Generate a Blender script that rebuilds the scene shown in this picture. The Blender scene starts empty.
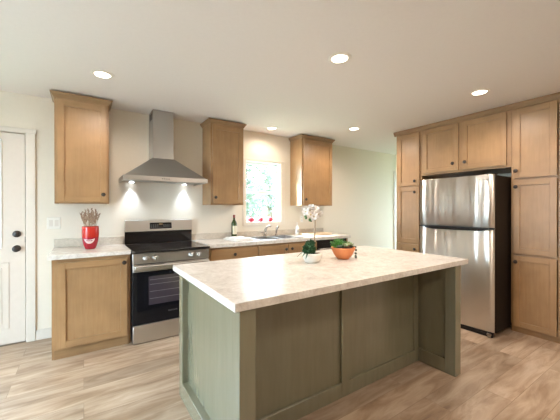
import bpy, bmesh, math, random
from mathutils import Vector, Matrix

random.seed(7)
SC = bpy.context.scene
COL = SC.collection
PI = math.pi

# ------------------------------------------------------------------ camera
cam_d = bpy.data.cameras.new('camera')
cam_d.sensor_width = 36.0
cam_d.lens = 296.593 / 560 * 36
cam_d.clip_start = 0.05
cam = bpy.data.objects.new('camera', cam_d)
COL.objects.link(cam)
cam.location = (0, -3.8356, 1.3167)
cam.rotation_euler = (PI / 2 - 0.0031, 0, -0.5853)
SC.camera = cam

# ------------------------------------------------------------------ view / world / sun
SC.view_settings.view_transform = 'Standard'
SC.view_settings.look = 'None'
SC.view_settings.gamma = 1.0
SC.view_settings.use_curve_mapping = False
SC.view_settings.exposure = 0.43
SC.cycles.use_denoising = True
SC.cycles.max_bounces = 10
SC.cycles.diffuse_bounces = 6
SC.cycles.glossy_bounces = 4
SC.cycles.transparent_max_bounces = 12
SC.cycles.sample_clamp_indirect = 6.0

world = bpy.data.worlds.new('sky')
SC.world = world
world.use_nodes = True
bg = world.node_tree.nodes['Background']
bg.inputs['Color'].default_value = (0.64, 0.82, 1.0, 1)
bg.inputs['Strength'].default_value = 26.0

sun_d = bpy.data.lights.new('sun', 'SUN')
sun_d.energy = 30.0
sun_d.angle = math.radians(0.6)
sun_d.color = (1.0, 0.95, 0.86)
sun = bpy.data.objects.new('sun', sun_d)
COL.objects.link(sun)
sun.location = (-6, 6, 8)
sun.rotation_euler = Vector((1.0, -0.95, -0.82)).to_track_quat('-Z', 'Y').to_euler()


def portal(name, loc, direction, sx, sy):
    d = bpy.data.lights.new(name, 'AREA')
    d.shape = 'RECTANGLE'
    d.size, d.size_y = sx, sy
    d.cycles.is_portal = True
    o = bpy.data.objects.new(name, d)
    COL.objects.link(o)
    o.location = loc
    o.rotation_euler = Vector(direction).to_track_quat('-Z', 'Y').to_euler()


portal('patio_portal', (-2.44, -2.2, 1.05), (1, 0, 0), 1.5, 2.0)
portal('hall_portal', (6.93, -0.67, 1.2), (-1, 0, 0), 0.74, 1.9)
portal('door_portal', (-0.95, 0.10, 1.46), (0, -1, 0), 0.6, 1.0)
portal('window_portal', (2.265, 0.2, 1.56), (0, -1, 0), 0.62, 0.9)

LAMP_POWER = 44.0
HOOD_POWER = 16.0
WARM = (1.0, 0.85, 0.73)

# ------------------------------------------------------------------ materials


def srgb(r, g, b):
    f = lambda c: (c / 255 / 12.92) if c / 255 <= 0.04045 else ((c / 255 + 0.055) / 1.055) ** 2.4
    return (f(r), f(g), f(b), 1)


def mat(name, color, rough=0.5, metal=0.0, spec=0.5):
    m = bpy.data.materials.new(name)
    m.use_nodes = True
    b = m.node_tree.nodes['Principled BSDF']
    b.inputs['Base Color'].default_value = color if len(color) == 4 else (*color, 1)
    b.inputs['Roughness'].default_value = rough
    b.inputs['Metallic'].default_value = metal
    b.inputs['Specular IOR Level'].default_value = spec
    return m


def N(m, kind, **kw):
    n = m.node_tree.nodes.new(kind)
    for k, v in kw.items():
        if k in n.inputs:
            n.inputs[k].default_value = v
        else:
            setattr(n, k, v)
    return n


def L(m, a, ao, b, bi):
    m.node_tree.links.new(a.outputs[ao], b.inputs[bi])


def coords(m, scale=(1, 1, 1)):
    t = N(m, 'ShaderNodeTexCoord')
    mp = N(m, 'ShaderNodeMapping')
    mp.inputs['Scale'].default_value = scale
    L(m, t, 'Object', mp, 'Vector')
    return mp


def ramp(m, stops):
    r = N(m, 'ShaderNodeValToRGB')
    e = r.color_ramp.elements
    while len(e) < len(stops):
        e.new(0.5)
    for x, (p, c) in zip(e, stops):
        x.position = p
        x.color = c if len(c) == 4 else (*c, 1)
    return r


def bsdf(m):
    return m.node_tree.nodes['Principled BSDF']


def noise_mat(name, stops, scale=(1, 1, 1), nscale=5.0, detail=4.0, rough=0.5, bump=0.0, metal=0.0, distort=0.0, spec=0.5):
    m = mat(name, (0.5, 0.5, 0.5), rough, metal, spec)
    c = coords(m, scale)
    n = N(m, 'ShaderNodeTexNoise', Scale=nscale, Detail=detail, Distortion=distort)
    L(m, c, 'Vector', n, 'Vector')
    r = ramp(m, stops)
    L(m, n, 'Fac', r, 'Fac')
    L(m, r, 'Color', bsdf(m), 'Base Color')
    if bump:
        bp = N(m, 'ShaderNodeBump', Strength=bump, Distance=0.01)
        L(m, n, 'Fac', bp, 'Height')
        L(m, bp, 'Normal', bsdf(m), 'Normal')
    return m


def maple(name, scale, light, dark):
    """maple veneer: long soft grain plus faint blotches"""
    m = mat(name, light, 0.38)
    c = coords(m, scale)
    oi = N(m, 'ShaderNodeObjectInfo')
    ad = N(m, 'ShaderNodeVectorMath', operation='ADD')
    L(m, c, 'Vector', ad, 0)
    sc = N(m, 'ShaderNodeVectorMath', operation='SCALE')
    cb = N(m, 'ShaderNodeCombineXYZ')
    for i in range(3):
        L(m, oi, 'Random', cb, i)
    L(m, cb, 'Vector', sc, 0)
    sc.inputs['Scale'].default_value = 26.0
    L(m, sc, 'Vector', ad, 1)
    n = N(m, 'ShaderNodeTexNoise', Scale=3.0, Detail=5.0, Roughness=0.6, Distortion=0.3)
    L(m, ad, 'Vector', n, 'Vector')
    r = ramp(m, [(0.28, dark), (0.72, light)])
    L(m, n, 'Fac', r, 'Fac')
    c2 = coords(m, (1, 1, 1))
    n2 = N(m, 'ShaderNodeTexNoise', Scale=5.0, Detail=2.0)
    L(m, c2, 'Vector', n2, 'Vector')
    r2 = ramp(m, [(0.3, (0.84, 0.83, 0.82)), (0.7, (1.07, 1.06, 1.05))])
    L(m, n2, 'Fac', r2, 'Fac')
    mx = N(m, 'ShaderNodeMix', data_type='RGBA', blend_type='MULTIPLY')
    mx.inputs[0].default_value = 1.0
    L(m, r, 'Color', mx, 6)
    L(m, r2, 'Color', mx, 7)
    m.node_tree.links.new(mx.outputs[2], bsdf(m).inputs['Base Color'])
    return m


WL, WD = (0.375, 0.222, 0.105), (0.318, 0.181, 0.080)
M_wood = maple('maple_vertical', (14, 14, 1.1), WL, WD)
M_woodh = maple('maple_horizontal', (1.1, 1.1, 14), WL, WD)
WOOD = [M_wood, M_woodh]
M_crown = maple('maple_crown', (1.1, 1.1, 14), (0.31, 0.185, 0.088), (0.25, 0.142, 0.063))
M_inside = mat('cabinet_shadow_gap', (0.16, 0.085, 0.04), 0.7)

M_wall = noise_mat('cream_wall_paint', [(0.3, (0.755, 0.69, 0.58)), (0.7, (0.77, 0.705, 0.595))], nscale=30, rough=0.75, bump=0.03)
M_ceil = noise_mat('ceiling_paint', [(0.3, (0.76, 0.72, 0.685)), (0.7, (0.775, 0.735, 0.70))], nscale=40, rough=0.9, bump=0.04)
M_white = noise_mat('white_trim_paint', [(0.3, (0.68, 0.625, 0.55)), (0.7, (0.70, 0.645, 0.57))], nscale=20, rough=0.4)
M_door = noise_mat('white_door_paint', [(0.3, (0.66, 0.59, 0.515)), (0.7, (0.68, 0.61, 0.535))], nscale=20, rough=0.4)
M_vinyl = mat('white_vinyl', (0.86, 0.87, 0.87), 0.35)
M_plastic = mat('white_plastic', (0.80, 0.765, 0.69), 0.4)

# floor planks running along X
M_floor = mat('oak_plank_floor', (0.5, 0.4, 0.3), 0.31)
_c = coords(M_floor)
_b = N(M_floor, 'ShaderNodeTexBrick', offset=0.37, offset_frequency=2, squash=1.0)
_b.inputs['Color1'].default_value = (0.0, 0.0, 0.0, 1)
_b.inputs['Color2'].default_value = (1, 1, 1, 1)
_b.inputs['Mortar'].default_value = (0.5, 0.5, 0.5, 1)
_b.inputs['Scale'].default_value = 1.0
_b.inputs['Mortar Size'].default_value = 0.0016
_b.inputs['Mortar Smooth'].default_value = 0.1
_b.inputs['Bias'].default_value = 0.0
_b.inputs['Brick Width'].default_value = 1.22
_b.inputs['Row Height'].default_value = 0.178
L(M_floor, _c, 'Vector', _b, 'Vector')
_off = N(M_floor, 'ShaderNodeVectorMath', operation='MULTIPLY_ADD')
L(M_floor, _b, 'Color', _off, 0)
_off.inputs[1].default_value = (7.3, 3.1, 5.7)
_m2 = coords(M_floor, (1.1, 6.0, 1))
L(M_floor, _m2, 'Vector', _off, 2)
_n = N(M_floor, 'ShaderNodeTexNoise', Scale=2.0, Detail=7.0, Roughness=0.60, Distortion=0.6)
L(M_floor, _off, 'Vector', _n, 'Vector')
_r = ramp(M_floor, [(0.24, (0.17, 0.105, 0.066)), (0.40, (0.315, 0.217, 0.142)), (0.55, (0.44, 0.333, 0.24)), (0.75, (0.57, 0.463, 0.36))])
L(M_floor, _n, 'Fac', _r, 'Fac')
_t = ramp(M_floor, [(0.0, (0.78, 0.76, 0.74)), (1.0, (1.12, 1.1, 1.08))])
L(M_floor, _b, 'Color', _t, 'Fac')
_mx = N(M_floor, 'ShaderNodeMix', data_type='RGBA', blend_type='MULTIPLY')
_mx.inputs[0].default_value = 1.0
L(M_floor, _r, 'Color', _mx, 6)
L(M_floor, _t, 'Color', _mx, 7)
_mm = N(M_floor, 'ShaderNodeMix', data_type='RGBA', blend_type='MULTIPLY')
L(M_floor, _b, 'Fac', _mm, 0)
M_floor.node_tree.links.new(_mx.outputs[2], _mm.inputs[6])
_mm.inputs[7].default_value = (0.66, 0.62, 0.58, 1)
M_floor.node_tree.links.new(_mm.outputs[2], bsdf(M_floor).inputs['Base Color'])
_bp = N(M_floor, 'ShaderNodeBump', Strength=0.12, Distance=0.004)
L(M_floor, _n, 'Fac', _bp, 'Height')
L(M_floor, _bp, 'Normal', bsdf(M_floor), 'Normal')


def stone(name, k=1.0, tint=(1, 1, 1)):
    m = mat(name, (0.7, 0.65, 0.58), 0.27)
    c = coords(m)
    n1 = N(m, 'ShaderNodeTexNoise', Scale=9.0, Detail=9.0, Roughness=0.68, Distortion=1.2)
    n2 = N(m, 'ShaderNodeTexNoise', Scale=60.0, Detail=4.0, Roughness=0.7)
    L(m, c, 'Vector', n1, 'Vector')
    L(m, c, 'Vector', n2, 'Vector')
    r1 = ramp(m, [(0.3, (0.56 * k * tint[0], 0.50 * k * tint[1], 0.44 * k * tint[2])), (0.47, (0.67 * k * tint[0], 0.625 * k * tint[1], 0.565 * k * tint[2])), (0.62, (0.74 * k * tint[0], 0.70 * k * tint[1], 0.645 * k * tint[2])), (0.8, (0.78 * k * tint[0], 0.75 * k * tint[1], 0.70 * k * tint[2]))])
    r2 = ramp(m, [(0.3, (0.86, 0.845, 0.83)), (0.65, (1.04, 1.04, 1.04))])
    L(m, n1, 'Fac', r1, 'Fac')
    L(m, n2, 'Fac', r2, 'Fac')
    mx = N(m, 'ShaderNodeMix', data_type='RGBA', blend_type='MULTIPLY')
    mx.inputs[0].default_value = 1.0
    L(m, r1, 'Color', mx, 6)
    L(m, r2, 'Color', mx, 7)
    m.node_tree.links.new(mx.outputs[2], bsdf(m).inputs['Base Color'])
    return m


M_stone = stone('beige_marble_laminate')
M_splash = stone('beige_marble_backsplash', 0.86, (1.0, 0.95, 0.87))

M_paint = noise_mat('olive_grey_paint', [(0.3, (0.166, 0.156, 0.100)), (0.7, (0.185, 0.174, 0.114))], scale=(10, 10, 1.2), nscale=3, rough=0.27, bump=0.02, spec=1.0)

bsdf(M_paint).inputs['Coat Weight'].default_value = 0.35
bsdf(M_paint).inputs['Coat Roughness'].default_value = 0.22

def steel(name, color=(0.56, 0.53, 0.49), rough=0.27, wave=0.0, stretch=(3.0, 3.0, 0.35), brush=(2, 2, 260)):
    m = mat(name, color, rough, 1.0)
    c = coords(m, (2, 2, 2))
    n = N(m, 'ShaderNodeTexNoise', Scale=2.0, Detail=2.0)
    L(m, c, 'Vector', n, 'Vector')
    r = ramp(m, [(0.3, (rough * 0.92,) * 3), (0.7, (rough * 1.1,) * 3)])
    L(m, n, 'Fac', r, 'Fac')
    L(m, r, 'Color', bsdf(m), 'Roughness')
    if wave:
        c2 = coords(m, stretch)
        n2 = N(m, 'ShaderNodeTexNoise', Scale=1.6, Detail=1.5)
        L(m, c2, 'Vector', n2, 'Vector')
        b = N(m, 'ShaderNodeBump', Strength=1.0, Distance=wave)
        L(m, n2, 'Fac', b, 'Height')
        L(m, b, 'Normal', bsdf(m), 'Normal')
    return m


M_steel = steel('brushed_steel', (0.55, 0.53, 0.50), 0.36)
M_hood = steel('hood_steel', (0.45, 0.44, 0.42), 0.30)
M_fridge = steel('fridge_steel', (0.62, 0.58, 0.53), 0.30, wave=0.02, stretch=(2.0, 5.0, 0.45), brush=(2, 2, 160))
bsdf(M_fridge).inputs['Anisotropic'].default_value = 0.85
bsdf(M_fridge).inputs['Anisotropic Rotation'].default_value = 0.25
_tg = N(M_fridge, 'ShaderNodeTangent', direction_type='RADIAL', axis='Z')
L(M_fridge, _tg, 'Tangent', bsdf(M_fridge), 'Tangent')
for _l in list(bsdf(M_fridge).inputs['Roughness'].links):
    M_fridge.node_tree.links.remove(_l)
bsdf(M_fridge).inputs['Roughness'].default_value = 0.33
M_chrome = mat('chrome', (0.75, 0.74, 0.72), 0.12, 1.0)
M_nickel = mat('brushed_nickel', (0.30, 0.26, 0.22), 0.35, 1.0)
M_sink = steel('sink_steel', (0.62, 0.62, 0.62), 0.3)
M_bronze = noise_mat('oil_rubbed_bronze', [(0.3, (0.018, 0.012, 0.010)), (0.7, (0.035, 0.022, 0.016))], nscale=60, rough=0.35)
M_black = mat('black_enamel', (0.010, 0.009, 0.009), 0.3, 0.0, 0.3)
M_blackglass = mat('black_glass', (0.006, 0.006, 0.008), 0.06, 0.0, 0.25)
M_cooktop = mat('black_ceramic_glass', (0.016, 0.013, 0.012), 0.10)
M_darkside = noise_mat('fridge_dark_side', [(0.3, (0.009, 0.006, 0.005)), (0.7, (0.014, 0.009, 0.007))], nscale=90, rough=0.6, spec=0.25)
M_ovenin = mat('oven_window_glass', (0.045, 0.035, 0.045), 0.08)
M_rack = mat('oven_rack_wire', (0.25, 0.23, 0.24), 0.35, 0.6)
M_mark = mat('light_marking', (0.45, 0.43, 0.40), 0.5)
M_amber = mat('display_digits', (0.5, 0.33, 0.16), 0.5)
M_ring = mat('burner_ring_grey', (0.055, 0.05, 0.048), 0.2)

M_red = noise_mat('red_glaze', [(0.35, (0.40, 0.016, 0.010)), (0.65, (0.52, 0.032, 0.016))], scale=(30, 30, 2), nscale=2, rough=0.22)
M_red2 = noise_mat('deep_red_glaze', [(0.35, (0.32, 0.012, 0.026)), (0.65, (0.39, 0.018, 0.034))], nscale=14, rough=0.22)
M_emblem = mat('white_glaze_mark', (0.74, 0.58, 0.57), 0.35)
M_dry = noise_mat('dried_stem', [(0.3, (0.22, 0.14, 0.075)), (0.7, (0.42, 0.29, 0.17))], nscale=40, rough=0.9)
M_dry2 = noise_mat('dried_seed', [(0.3, (0.20, 0.12, 0.08)), (0.7, (0.46, 0.32, 0.21))], nscale=60, rough=0.95)
M_terra = noise_mat('terracotta', [(0.3, (0.60, 0.19, 0.062)), (0.7, (0.68, 0.235, 0.082))], nscale=18, rough=0.6)
M_soil = noise_mat('potting_soil', [(0.3, (0.04, 0.025, 0.015)), (0.7, (0.12, 0.08, 0.05))], nscale=120, rough=1.0, bump=0.5)
M_leaf = noise_mat('leaf_green', [(0.3, (0.022, 0.075, 0.018)), (0.7, (0.06, 0.17, 0.04))], nscale=40, rough=0.5)
M_leafdark = noise_mat('moss_dark_green', [(0.3, (0.012, 0.055, 0.016)), (0.7, (0.035, 0.12, 0.035))], nscale=50, rough=0.6)
M_leafbright = noise_mat('succulent_bright_green', [(0.3, (0.05, 0.20, 0.035)), (0.7, (0.12, 0.34, 0.06))], nscale=40, rough=0.5)
M_leafpale = noise_mat('succulent_pale_green', [(0.3, (0.20, 0.27, 0.12)), (0.7, (0.42, 0.44, 0.24))], nscale=25, rough=0.5)
M_leafgrey = noise_mat('succulent_grey_green', [(0.3, (0.08, 0.10, 0.07)), (0.7, (0.17, 0.20, 0.15))], nscale=25, rough=0.6)
M_petal = noise_mat('white_petal', [(0.3, (0.80, 0.74, 0.68)), (0.7, (0.88, 0.84, 0.80))], nscale=20, rough=0.6)
M_petalc = mat('petal_yellow_throat', (0.55, 0.42, 0.16), 0.6)
M_stalk = noise_mat('orchid_stalk', [(0.3, (0.30, 0.22, 0.14)), (0.7, (0.42, 0.32, 0.22))], nscale=50, rough=0.7)
M_pot = noise_mat('white_ceramic_pot', [(0.3, (0.74, 0.69, 0.60)), (0.7, (0.80, 0.75, 0.67))], nscale=8, rough=0.3)
M_wine = mat('dark_green_glass', (0.030, 0.050, 0.010), 0.08)
M_foil = mat('red_foil', (0.20, 0.03, 0.025), 0.35)
M_label = noise_mat('paper_label', [(0.3, (0.66, 0.60, 0.44)), (0.7, (0.74, 0.69, 0.54))], nscale=30, rough=0.7)
M_towel = noise_mat('white_towel', [(0.3, (0.74, 0.72, 0.68)), (0.7, (0.85, 0.83, 0.80))], nscale=80, rough=0.95, bump=0.2)
M_board = noise_mat('light_board', [(0.3, (0.58, 0.42, 0.26)), (0.7, (0.72, 0.56, 0.38))], scale=(1, 10, 10), nscale=4, rough=0.5)
M_soap = mat('soap_bottle_white', (0.82, 0.82, 0.80), 0.3)
M_soaplabel = mat('soap_label_grey', (0.35, 0.36, 0.34), 0.5)
M_apple = noise_mat('red_ornament', [(0.3, (0.55, 0.03, 0.06)), (0.7, (0.72, 0.06, 0.10))], nscale=30, rough=0.5)
M_bark = noise_mat('bark', [(0.3, (0.10, 0.07, 0.05)), (0.7, (0.22, 0.17, 0.12))], scale=(8, 8, 1), nscale=4, rough=0.9)
M_patio = noise_mat('pale_concrete', [(0.3, (0.50, 0.49, 0.48)), (0.7, (0.60, 0.59, 0.58))], nscale=3, rough=0.9)
M_lawn = noise_mat('lawn', [(0.3, (0.07, 0.12, 0.06)), (0.7, (0.12, 0.18, 0.09))], nscale=3, rough=0.9)


def tree_leaf(name, c):
    m = mat(name, c, 0.6)
    nt = m.node_tree
    tr = N(m, 'ShaderNodeBsdfTranslucent')
    tr.inputs['Color'].default_value = (*c, 1)
    ms = N(m, 'ShaderNodeMixShader')
    ms.inputs[0].default_value = 0.4
    nt.links.new(bsdf(m).outputs[0], ms.inputs[1])
    nt.links.new(tr.outputs[0], ms.inputs[2])
    nt.links.new(ms.outputs[0], nt.nodes['Material Output'].inputs['Surface'])
    return m


M_tree = tree_leaf('tree_leaf', (0.115, 0.14, 0.105))
M_tree2 = tree_leaf('tree_leaf_pale', (0.16, 0.185, 0.145))


def glass_mat():
    m = bpy.data.materials.new('window_glass')
    m.use_nodes = True
    nt = m.node_tree
    nt.nodes.remove(nt.nodes['Principled BSDF'])
    t = nt.nodes.new('ShaderNodeBsdfTransparent')
    t.inputs[0].default_value = (0.95, 0.97, 0.96, 1)
    g = nt.nodes.new('ShaderNodeBsdfGlossy')
    g.inputs['Roughness'].default_value = 0.02
    ms = nt.nodes.new('ShaderNodeMixShader')
    ms.inputs[0].default_value = 0.05
    nt.links.new(t.outputs[0], ms.inputs[1])
    nt.links.new(g.outputs[0], ms.inputs[2])
    nt.links.new(ms.outputs[0], nt.nodes['Material Output'].inputs['Surface'])
    return m


M_glass = glass_mat()


def emit(name, c, s):
    m = mat(name, (0.8, 0.8, 0.8), 0.5)
    bsdf(m).inputs['Emission Color'].default_value = (*c, 1)
    bsdf(m).inputs['Emission Strength'].default_value = s
    return m


M_lens = emit('lamp_lens', (1.0, 0.90, 0.74), 6.0)
M_hoodlens = emit('hood_lamp_lens', (0.85, 0.92, 1.0), 12.0)

# ------------------------------------------------------------------ mesh helpers


class MB:
    def __init__(self):
        self.bm = bmesh.new()

    def box(self, a, b, bev=0.0, mi=0, seg=1):
        x0, x1 = sorted((a[0], b[0])); y0, y1 = sorted((a[1], b[1])); z0, z1 = sorted((a[2], b[2]))
        r = bmesh.ops.create_cube(self.bm, size=1.0)
        vs = r['verts']
        for v in vs:
            v.co = Vector(((x0 + x1) / 2 + v.co.x * (x1 - x0), (y0 + y1) / 2 + v.co.y * (y1 - y0), (z0 + z1) / 2 + v.co.z * (z1 - z0)))
        fs = set(f for v in vs for f in v.link_faces)
        for f in fs:
            f.material_index = mi
        if bev:
            bev = min(bev, 0.45 * min(x1 - x0, y1 - y0, z1 - z0))
            es = list(set(e for v in vs for e in v.link_edges))
            q = bmesh.ops.bevel(self.bm, geom=es, offset=bev, segments=seg, affect='EDGES', profile=0.5)
            for f in q['faces']:
                f.material_index = mi
                if seg > 1:
                    f.smooth = True
        return self

    def loft(self, rings, mi=0, smooth=True, cap0=True, cap1=True, closed=True):
        """rings: lists of points, all of one length, joined in order"""
        vr = [[self.bm.verts.new(p) for p in r] for r in rings]
        n = len(vr[0])
        for a, b in zip(vr, vr[1:]):
            for i in range(n if closed else n - 1):
                j = (i + 1) % n
                f = self.bm.faces.new((a[i], a[j], b[j], b[i]))
                f.smooth = smooth; f.material_index = mi
        if cap0:
            f = self.bm.faces.new(list(reversed(vr[0]))); f.material_index = mi
        if cap1:
            f = self.bm.faces.new(vr[-1]); f.material_index = mi
        return self

    def lathe(self, prof, c, axis=(0, 0, 1), n=24, mi=0, cap0=True, cap1=True):
        ax = Vector(axis).normalized()
        q = Vector((0, 0, 1)).rotation_difference(ax)
        c = Vector(c)
        rings = []
        for r, z in prof:
            r = max(r, 1e-4)
            rings.append([c + q @ Vector((r * math.cos(2 * PI * i / n), r * math.sin(2 * PI * i / n), z)) for i in range(n)])
        return self.loft(rings, mi, True, cap0, cap1)

    def tube(self, pts, r, n=8, mi=0):
        pts = [Vector(p) for p in pts]
        rs = r if isinstance(r, (list, tuple)) else [r] * len(pts)
        rings = []
        ref = None
        for i, p in enumerate(pts):
            d = (pts[min(i + 1, len(pts) - 1)] - pts[max(i - 1, 0)]).normalized()
            if ref is None:
                ref = d.orthogonal().normalized()
            ref = (ref - d * ref.dot(d)).normalized()
            o = d.cross(ref)
            rings.append([p + (ref * math.cos(2 * PI * k / n) + o * math.sin(2 * PI * k / n)) * rs[i] for k in range(n)])
        return self.loft(rings, mi)

    def prism(self, poly, d, mi=0):
        """poly: 3-D points in a plane, swept by d"""
        d = Vector(d)
        a = [Vector(p) for p in poly]
        return self.loft([a, [p + d for p in a]], mi, False)

    def ball(self, c, r, sx=1, sy=1, sz=1, u=10, v=7, mi=0):
        q = bmesh.ops.create_uvsphere(self.bm, u_segments=u, v_segments=v, radius=r)
        for w in q['verts']:
            w.co = Vector((w.co.x * sx + c[0], w.co.y * sy + c[1], w.co.z * sz + c[2]))
        for f in set(f for w in q['verts'] for f in w.link_faces):
            f.smooth = True; f.material_index = mi
        return self

    def quad(self, a, b, c, d, mi=0, smooth=False):
        f = self.bm.faces.new([self.bm.verts.new(p) for p in (a, b, c, d)])
        f.material_index = mi; f.smooth = smooth
        return self

    def build(self, name, mats, parent=None, loc=None):
        """one mesh object; vertices are given in world space and stored about the thing's own base"""
        o0 = Vector(loc) if loc is not None else Vector((0, 0, 0))
        if parent is not None:
            p = parent
            o0 = Vector((0, 0, 0))
            while p is not None:
                o0 = o0 + p.location
                p = p.parent
        bmesh.ops.recalc_face_normals(self.bm, faces=self.bm.faces[:])
        for v in self.bm.verts:
            v.co -= o0
        me = bpy.data.meshes.new(name)
        self.bm.to_mesh(me)
        self.bm.free()
        for m in (mats if isinstance(mats, list) else [mats]):
            me.materials.append(m)
        o = bpy.data.objects.new(name, me)
        COL.objects.link(o)
        if parent is not None:
            o.parent = parent
        elif loc is not None:
            o.location = o0
        return o


def tag(o, label, cat, group=None):
    o['label'] = label
    o['category'] = cat
    if group:
        o['group'] = group
    return o


def thing(name, label, cat, loc, group=None):
    o = bpy.data.objects.new(name, None)
    o.empty_display_size = 0.1
    COL.objects.link(o)
    o.location = loc
    return tag(o, label, cat, group)


def struct(o):
    o['kind'] = 'structure'
    return o


# frames of reference for fronts: u to the right as seen, v up, n out of the face
def F_back(Y):
    return lambda u, v, n: (u, Y - n, v)


def F_right(X):
    return lambda u, v, n: (X - n, -u, v)


def F_north(Y):
    return lambda u, v, n: (-u, Y + n, v)


def fbox(mb, T, u0, u1, v0, v1, n0, n1, bev=0.0015, mi=0, seg=1):
    return mb.box(T(u0, v0, n0), T(u1, v1, n1), bev, mi, seg)


def shaker(T, u0, u1, v0, v1, th=0.02, st=0.057, rc=0.012, n0=0.003):
    mb = MB()
    fbox(mb, T, u0, u0 + st, v0, v1, n0, n0 + th)
    fbox(mb, T, u1 - st, u1, v0, v1, n0, n0 + th)
    fbox(mb, T, u0 + st, u1 - st, v0, v0 + st, n0, n0 + th, mi=1)
    fbox(mb, T, u0 + st, u1 - st, v1 - st, v1, n0, n0 + th, mi=1)
    fbox(mb, T, u0 + st - .002, u1 - st + .002, v0 + st - .002, v1 - st + .002, n0 + 0.002, n0 + th - rc, bev=0)
    return mb


def knob(T, u, v, n, parent, r=0.0195):
    p = Vector(T(u, v, n)); q = Vector(T(u, v, n + 1)) - p
    mb = MB()
    mb.lathe([(0.009, 0), (0.0065, 0.004), (0.0055, 0.012), (r * .8, 0.016), (r, 0.020), (r, 0.024), (r * .75, 0.028), (r * .3, 0.0295)], p, q, 16)
    return mb.build('knob', M_bronze, parent)


def door(T, u0, u1, v0, v1, parent, ku=None, kv=None, name='door'):
    d = shaker(T, u0, u1, v0, v1).build(name, WOOD, parent)
    if ku is not None:
        knob(T, ku, kv, 0.0232, d)
    return d


# ------------------------------------------------------------------ room shell
CEIL = 2.449
mb = MB(); mb.box((-2.6, -6.6, -0.1), (7.0, 0.14, 0)); struct(mb.build('floor', M_floor))
mb = MB(); mb.box((-2.6, -6.6, CEIL), (7.0, 0.14, CEIL + 0.12)); struct(mb.build('ceiling', M_ceil))


def wall_with_holes(name, horiz, a, b, fixed0, fixed1, holes):
    """wall running from a to b along x (horiz) or y, holes = (s0, s1, z0, z1)"""
    mb = MB()
    def put(s0, s1, z0, z1):
        if s1 - s0 < 1e-4 or z1 - z0 < 1e-4:
            return
        if horiz:
            mb.box((s0, fixed0, z0), (s1, fixed1, z1))
        else:
            mb.box((fixed0, s0, z0), (fixed1, s1, z1))
    s = a
    for (s0, s1, z0, z1) in sorted(holes):
        put(s, s0, 0, CEIL)
        put(s0, s1, 0, z0)
        put(s0, s1, z1, CEIL)
        s = s1
    put(s, b, 0, CEIL)
    return struct(mb.build(name, M_wall))


WX0, WX1, WZ0, WZ1 = 1.947, 2.556, 1.118, 2.030
wall_with_holes('wall_back', True, -2.6, 7.0, 0.0, 0.14,
                [(-1.41, -0.470, 0, 2.062), (WX0, WX1, WZ0, WZ1), (5.465, 6.30, 0, 2.02)])
wall_with_holes('wall_left', False, -6.5, 0.0, -2.54, -2.4, [(-2.95, -1.45, 0.02, 2.08)])
wall_with_holes('wall_front', True, -2.54, 7.0, -6.6, -6.46, [])
wall_with_holes('wall_right', False, -6.46, -1.16, 4.48, 4.62, [])
mb = MB(); mb.box((4.62, -1.30, 0), (7.0, -1.16, CEIL)); struct(mb.build('wall_hall', M_wall))
wall_with_holes('wall_hall_end', False, -1.16, 0.0, 6.9, 7.0, [(-1.04, -0.30, 0.25, 2.15)])
mb = MB()
for y in (-1.04, -0.30):
    mb.box((6.92, y - .03, 0.25), (6.98, y + .03, 2.15), 0.003)
mb.box((6.92, -1.04, 0.25), (6.98, -0.30, 0.30), 0.003); mb.box((6.92, -1.04, 2.10), (6.98, -0.30, 2.15), 0.003)
w3 = struct(mb.build('added_hall_window', M_vinyl))  # unseen hall-end window, added to bring daylight onto the hall wall
mb = MB(); mb.box((6.947, -1.01, 0.3), (6.953, -0.33, 2.1)); mb.build('pane', M_glass, w3)

mb = MB(); mb.box((-0.400, -0.014, 0), (-0.2335, 0, 0.102), 0.003); struct(mb.build('baseboard_back', M_white))
mb = MB(); mb.box((3.435, -0.014, 0), (5.375, 0, 0.102), 0.003); struct(mb.build('baseboard_back_hall', M_white))

# entry door on the back wall
mb = MB()
mb.box((-0.472, -0.018, 0), (-0.400, 0, 2.064), 0.003)
mb.box((-1.49, -0.018, 0), (-1.410, 0, 2.064), 0.003)
mb.box((-1.50, -0.022, 2.064), (-0.388, 0, 2.108), 0.003)
mb.box((-0.477, 0.0, 0), (-0.4705, 0.14, 2.0615)); mb.box((-0.492, 0.050, 0.012), (-0.478, 0.14, 2.0615)); mb.box((-1.4095, 0.0, 0), (-1.4065, 0.14, 2.0615)); mb.box((-1.4065, 0.05, 0.012), (-1.392, 0.14, 2.0615)); mb.box((-1.392, 0.050, 2.042), (-0.492, 0.14, 2.0615))
trim = struct(mb.build('trim_1', M_white))
lx0, lx1, lz0, lz1 = -1.25, -0.680, 0.965, 1.955
mb = MB()
D0, D1 = 0.004, 0.048
mb.box((-1.404, D0, 0.012), (lx0, D1, 2.055), 0.002)
mb.box((lx1, D0, 0.012), (-0.480, D1, 2.055), 0.002)
mb.box((lx0, D0, 0.012), (lx1, D1, lz0), 0.0)
mb.box((lx0, D0, lz1), (lx1, D1, 2.055), 0.0)
for a, b in ((-1.29, -0.985), (-0.905, -0.60)):      # two raised panels below the glass
    mb.box((a, D0 - 0.006, 0.16), (b, D0, 0.80), 0.005)
    mb.box((a + .05, D0 - 0.011, 0.21), (b - .05, D0 - .006, 0.75), 0.004)
ed = struct(mb.build('door_1', M_door))
mb = MB()
fr = 0.03
mb.box((lx0 - fr, -0.006, lz0 - fr), (lx0 + .004, D0, lz1 + fr), 0.003)
mb.box((lx1 - .004, -0.006, lz0 - fr), (lx1 + fr, D0, lz1 + fr), 0.003)
mb.box((lx0, -0.006, lz0 - fr), (lx1, D0, lz0 + .004), 0.003)
mb.box((lx0, -0.006, lz1 - .004), (lx1, D0, lz1 + fr), 0.003)
for z in (1.295, 1.625):
    mb.box((lx0, 0.0, z - .008), (lx1, 0.02, z + .008), 0.002)
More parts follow.
